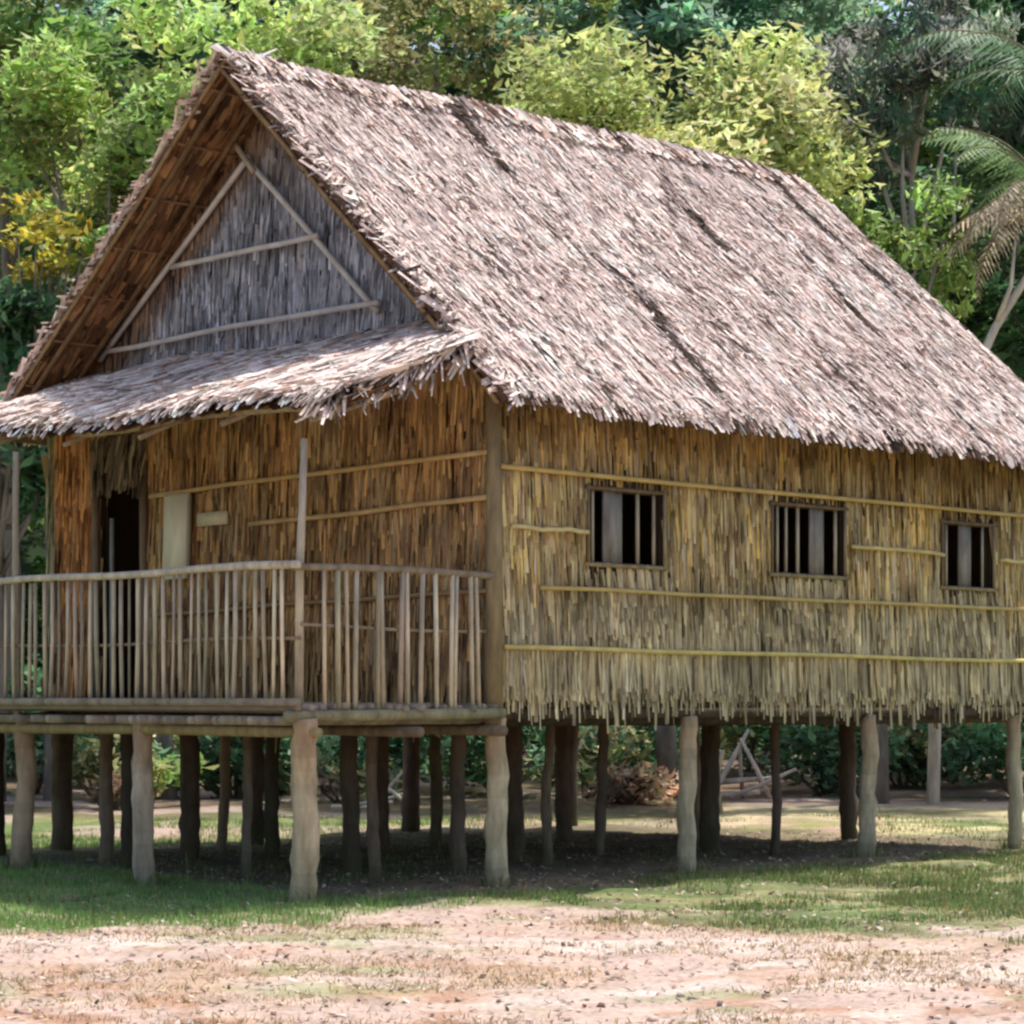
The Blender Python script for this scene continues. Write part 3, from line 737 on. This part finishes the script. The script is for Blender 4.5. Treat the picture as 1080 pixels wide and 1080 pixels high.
def tree(name, label, X, Y, zc, rx, rz, pal, size=.26, nb=16, per=230, cat='tree', trunk=.16, bark=(.22, .19, .16), group=None, aspect=.42, droop=.3, lean=0.):
    z0 = float(gz(X, Y)); root = empty(name, (X, Y, z0)); tag(root, label, cat, group)
    zc = zc - z0
    blobs = []
    for i in range(int(nb * 1.7)):
        d = unit(rng.standard_normal(3)); f = rng.uniform(.45, 1.0)
        blobs.append((np.array([lean + d[0] * rx * f, d[1] * rx * f, zc + d[2] * rz * f]), rx * rng.uniform(.18, .36)))
    m = MB(); zz = np.linspace(-.2, zc, 8)
    P = np.stack([lean * (zz / zc).clip(0) ** 1.5 + .06 * np.cumsum(rng.standard_normal(8)), .06 * np.cumsum(rng.standard_normal(8)), zz], -1)
    m.tube(P, np.linspace(trunk * 1.25, trunk * .15, 8), bark, 8, .08)
    for c, r in blobs[:9]:
        s = P[rng.integers(4, 7)]; q = (s + c) / 2 + np.array([0, 0, -.15 * rx]) + .1 * rng.standard_normal(3)
        m.tube([s, q, c], [trunk * .38, trunk * .25, trunk * .1], bark, 6, .06)
    m.build('trunk', M_BARK, root, True)
    m = MB(); crown_mesh(m, blobs, per, size, pal, aspect, droop); m.build('crown', M_LEAF, root)
    return root

YG = [tuple(1.6 * q for q in c) for c in [(.28, .35, .11), (.23, .32, .10), (.33, .37, .15), (.17, .25, .08)]]
MG = [tuple(1.95 * q for q in c) for c in [(.12, .20, .045), (.16, .24, .06), (.09, .16, .04), (.20, .27, .08)]]
DG = [tuple(1.9 * q for q in c) for c in [(.05, .11, .05), (.07, .14, .06), (.045, .09, .045), (.09, .16, .09)]]
BG = [tuple(1.9 * q for q in c) for c in [(.09, .18, .11), (.13, .22, .14), (.07, .14, .09), (.18, .26, .17)]]
PY = [tuple(1.75 * q for q in c) for c in [(.36, .38, .14), (.30, .34, .13), (.42, .42, .20), (.24, .28, .10)]]
OL = [tuple(2.0 * q for q in c) for c in [(.17, .17, .07), (.22, .21, .09), (.12, .13, .05), (.27, .25, .13)]]
YE = [tuple(1.3 * q for q in c) for c in [(.55, .43, .05), (.45, .38, .06), (.38, .38, .07)]]
GR = [tuple(1.3 * q for q in c) for c in [(.28, .30, .24), (.34, .35, .30), (.20, .24, .17), (.14, .18, .11)]]

T = lambda px, Y: (px - 540) / 2570 * Y
Z = lambda py, Y: (740 - py) / 2570 * Y + 1.6
tree('broadleaf_tree', 'pale yellow green rounded tree crown just above the middle of the roof ridge', 2.55, 40, 10.45, 3.3, 1.9, PY, .23, 19, 250)
tree('broadleaf_tree', 'bright yellow green tree rising directly behind the gable peak', -4.6, 42, 12.0, 2.5, 2.0, YG, .26, 20)
tree('broadleaf_tree', 'mid green leafy tree left of the gable, above the yellow blossoming tree', -7.3, 43, 11.2, 2.0, 1.9, YG[:2] + MG[1:2] + PY[:1], .25, 18)
tree('flowering_tree', 'small tree with golden yellow foliage at the left beside the gable slope', -7.35, 39, 9.0, 1.0, .7, YE, .22, 9, 200, trunk=.09)
tree('broadleaf_tree', 'dark green shady tree low at the left edge under the yellow tree', -8.2, 38.5, 6.2, 1.7, 2.0, DG, .28, 16)
tree('broadleaf_tree', 'fresh green tree against the left verge of the roof', -5.6, 40, 8.6, 1.6, 1.8, MG, .24, 16)
tree('broadleaf_tree', 'olive brown tree with a bare trunk right of the gable peak', -1.6, 46, 13.8, 2.2, 1.8, OL, .24, 16, 170, trunk=.2, bark=(.26, .22, .19))
tree('broadleaf_tree', 'light green tree tall behind the left part of the ridge', 1.0, 48, 14.8, 2.3, 1.8, YG[:2] + BG[1:2], .3, 16)
tree('broadleaf_tree', 'bluish green tree at the top centre behind the pale round crown', 4.2, 50, 15.2, 2.8, 1.8, BG, .3, 18)
tree('broadleaf_tree', 'tall dark blue green tree in the top right corner', 10.3, 48, 14.6, 2.3, 3.2, DG + BG[:1], .34, 22)
tree('vine_hung_tree', 'grey green tree hung with pale vines in the upper right', 7.5, 45, 13.2, 1.8, 2.6, GR + BG[2:3], .3, 24, 260, bark=(.42, .40, .36), aspect=.25, droop=1.2)
tree('broadleaf_tree', 'bright green drooping tree right of the pale crown above the far roof end', 5.9, 38.5, 8.6, 1.3, 1.6, MG + YG[1:2], .28, 14, 200, aspect=.3, droop=.8)
tree('broadleaf_tree', 'deep green tree behind the lower right roof edge', 9.6, 41, 7.6, 2.0, 2.2, DG + MG[2:3], .3, 18)
tree('broadleaf_tree', 'leafy green tree high at the upper left edge of the view', -9.6, 47, 13.6, 2.2, 2.4, MG + OL[:1], .28, 18)
tree('broadleaf_tree', 'grey green tree in the top left corner behind the others', -7.6, 54, 16.6, 2.4, 1.6, BG + GR[:1], .3, 16)
tree('broadleaf_tree', 'yellow green tree tall behind the roof peak and olive tree', -2.9, 52, 16.0, 2.2, 1.5, YG + MG[:1], .3, 16)
tree('broadleaf_tree', 'dark tree filling the gap behind the middle of the ridge', 6.6, 55, 13.8, 2.8, 3.4, DG, .34, 22)
tree('broadleaf_tree', 'shadowy tree behind the left roof slope', -5.8, 52, 11.5, 2.6, 3.2, DG + MG[2:3], .32, 22)

# palms
def frond(mb, base, az, L, elev, droop, pal, wid=.5, nl=26, rach=(.25, .24, .10)):
    s = np.linspace(0, 1, 12); el = elev - droop * s ** 1.4
    st = np.stack([np.cos(el) * math.cos(az), np.cos(el) * math.sin(az), np.sin(el)], -1) * (L / 11)
    P = np.asarray(base) + np.vstack([[0, 0, 0], np.cumsum(st[:-1], 0)])
    mb.tube(P, np.linspace(.035, .008, 12), rach, 5, 0, False)
    u = np.linspace(.12, 1, nl); Q = []
    for q in u:
        x = q * 11; i = min(int(x), 10); f = x - i; p = P[i] * (1 - f) + P[i + 1] * f; t = unit(P[i + 1] - P[i])
        side = unit(np.cross(t, (0, 0, 1))); ll = wid * math.sin(math.pi * (.15 + .8 * q)) * rng.uniform(.8, 1.2)
        for sg in (-1, 1):
            d = unit(side * sg + t * .6 + np.array([0, 0, -.55 - .3 * rng.random()])); w = t * .028
            Q.append([p - w, p + w, p + d * ll + w * .2, p + d * ll - w * .2])
    k = len(Q); pal = np.array(pal); mb.quads(np.array(Q), pal[rng.integers(len(pal), size=k)] * (1 + .2 * rng.standard_normal((k, 1))))
def palm(label, X, Y, h, L, nf, pal, dead=0, seed=0, group=None):
    z0 = float(gz(X, Y)); root = empty('palm_tree', (X, Y, z0)); tag(root, label, 'palm tree', group)
    m = MB(); s = np.linspace(0, 1, 9); P = np.stack([.3 * s ** 2, .1 * s, -.2 + (h + .2) * s], -1); m.tube(P, np.linspace(.17, .12, 9), (.24, .21, .18), 8, .08); m.build('trunk', M_BARK, root, True)
    m = MB()
    for i in range(nf): frond(m, P[-1], i * 2.4 + rng.random() * .4, L * rng.uniform(.8, 1.1), rng.uniform(.15, 1.15), rng.uniform(1.0, 1.8), pal, .62)
    m.build('crown', M_LEAF, root)
    for i in range(dead):
        m = MB(); frond(m, P[-1] - np.array([0, 0, .1]), 1.6 + i * .42 + .2 * rng.random(), L * rng.uniform(.85, 1.05), rng.uniform(.0, .5), rng.uniform(1.5, 2.0), [(.66, .53, .38), (.74, .63, .47), (.5, .39, .27)], .5, 26, (.4, .32, .22)); m.build('dry_frond', M_LEAF, root)
palm('palm with drooping dry brown fronds beside the far end of the roof', 8.4, 39, 9.6, 3.0, 13, [(.16, .26, .10), (.22, .33, .13), (.11, .19, .08)], 9)
palm('tall dark palm with arching green fronds in the upper right', 9.3, 43, 12.6, 3.2, 15, [(.10, .20, .10), (.14, .26, .14), (.22, .33, .22)], 0)

# understorey bushes seen behind and under the house
def bush(label, X, Y, r, h, pal, size=.2, nb=9, per=210, group=None):
    z0 = float(gz(X, Y)); root = empty('bush', (X, Y, z0)); tag(root, label, 'bush', group)
    bl = [(np.array([rng.uniform(-.8, .8) * r, rng.uniform(-.6, .6) * r, h * rng.uniform(.25, .85)]), r * rng.uniform(.35, .6)) for _ in range(nb)]
    m = MB()
    pal = [tuple(1.35 * x for x in p_) for p_ in pal]
    for c, q in bl[:6]: m.tube([(c[0] * .15, c[1] * .15, -.05), c * .6, c], [.035, .025, .01], (.2, .16, .12), 5)
    m.build('stem', M_BARK, root, True)
    m = MB(); crown_mesh(m, bl, per, size, pal); m.build('foliage', M_LEAF, root)
BU = 'undergrowth bushes at the forest edge'
bspots = [(-9.3, 46, 1.6, 2.0, DG), (-7.0, 44, 1.3, 1.6, OL), (-5.0, 47, 1.7, 2.4, MG), (-3.0, 45, 1.2, 1.5, DG), (-1.4, 48, 1.8, 2.4, DG), (.6, 45.5, 1.3, 1.7, DG + OL), (2.4, 48, 1.7, 2.2, DG), (4.4, 46, 1.4, 1.7, OL + DG), (6.4, 48, 1.8, 2.4, DG), (8.2, 45.5, 1.4, 2.0, MG + DG), (9.8, 44, 1.5, 2.2, DG)]
BR = [(.42, .28, .18), (.30, .20, .13), (.5, .38, .26), (.22, .24, .12)]
bspots += [(-2.6, 38.2, .7, .8, BR + OL), (1.9, 37.6, .7, .6, BR), (-6.0, 36.4, .5, .5, BR), (-5.6, 37.6, .7, .8, OL + MG), (-6.6, 39.5, 1.0, 1.2, DG + OL), (-4.6, 40.5, 1.2, 1.5, DG), (-3.3, 42.5, 1.0, 1.3, OL), (-1.9, 40, 1.2, 1.6, DG), (-.2, 41.5, 1.3, 1.7, DG), (1.2, 39.8, .9, 1.2, DG + OL), (2.3, 42, 1.1, 1.5, DG), (5.4, 41.5, 1.2, 1.5, DG), (6.9, 43, 1.3, 1.8, DG + OL), (8.6, 41, 1.1, 1.6, DG), (-8.2, 41.5, 1.2, 1.6, DG)]
for X, Y, r, h, pal in bspots:
    bush('leafy undergrowth bush at the forest edge behind the stilts', X, Y, r, h, pal, .24, 9, 210, BU)

# far forest mass on the slope
m = MB(); bl = []
for i in range(620):
    Y = rng.uniform(58, 84); X = rng.uniform(-.30, .30) * Y; z = hill(X, Y) + rng.uniform(.5, 21)
    bl.append((X, Y, float(z), rng.uniform(1.0, 2.0)))
pals = [DG, MG, BG, OL, YG]
for X, Y, z, r in bl:
    crown_mesh(m, [(np.array([X, Y, z]), r)], 95, .44, pals[rng.choice(5, p=[.34, .26, .16, .14, .10])])
tag(m.build('far_forest', M_LEAF), 'dense mixed forest covering the slope behind the nearer trees', 'forest', kind='stuff')

# forest-floor debris
def sticks(name, label, cat, X, Y, specs, col):
    z0 = float(gz(X, Y)); m = MB()
    for (p0, p1, r) in specs:
        p0 = np.array(p0, float); p1 = np.array(p1, float); mid = (p0 + p1) / 2 + .03 * rng.standard_normal(3)
        m.tube([p0, mid, p1], [r, r * .9, r * .6], vary(col, 1, .12)[0], 6)
    o = m.build(name, M_WOOD); o.location = (X, Y, z0); return tag(o, label, cat)
sticks('branch_pile', 'heap of pale cut branches leaning together on the bare earth behind the stilts', 'branches', 3.75, 40,
       [((-.5, 0, 0), (.15, .1, 1.15), .05), ((.5, .1, 0), (0, 0, 1.0), .045), ((.1, .5, 0), (.0, .1, .9), .04), ((-.7, .2, .25), (.7, .3, .35), .05), ((-.2, -.3, .05), (.9, -.1, .5), .04), ((-.9, .1, .05), (.3, -.2, .12), .05)], (.55, .45, .38))
sticks('wooden_stake', 'short pale stake upright in the ground behind the middle stilts', 'stake', 3.05, 35.5, [((0, 0, -.1), (.02, 0, .92), .05)], (.55, .45, .32))
sticks('fallen_log', 'pale fallen log lying among undergrowth behind the house', 'log', 2.3, 44, [((-1.0, 0, .1), (1.0, .3, .14), .09)], (.45, .40, .34))

rt = empty('dead_tree', (6.6, 38.2, float(gz(6.6, 38.2)))); tag(rt, 'pale bare leaning trunk below the dry palm fronds at the right edge', 'dead tree')
m = MB(); P = np.array([(0, 0, -.2), (.05, 0, 2.5), (.15, 0, 4.6), (.5, .05, 6.4), (1.0, .1, 7.5), (1.7, .1, 8.6), (2.3, .1, 9.2)]); m.tube(P, np.linspace(.11, .05, 7), (.62, .58, .50), 8, .06); m.build('trunk', M_BARK, rt, True)
m = MB(); m.tube([(1.0, .1, 7.5), (1.2, -.1, 8.1), (1.25, -.2, 8.8)], [.05, .035, .015], (.58, .53, .45), 6, .06); m.build('branch', M_BARK, rt, True)
sticks('branch_pile', 'low scatter of pale dead branches under the porch side, far behind the left stilts', 'branches', -1.9, 36.5,
       [((-.5, 0, .05), (.5, .2, .3), .035), ((-.2, .3, 0), (.3, -.1, .6), .03), ((.4, 0, 0), (-.3, .1, .5), .03), ((-.8, 0, .03), (.1, .3, .1), .04)], (.60, .52, .42))
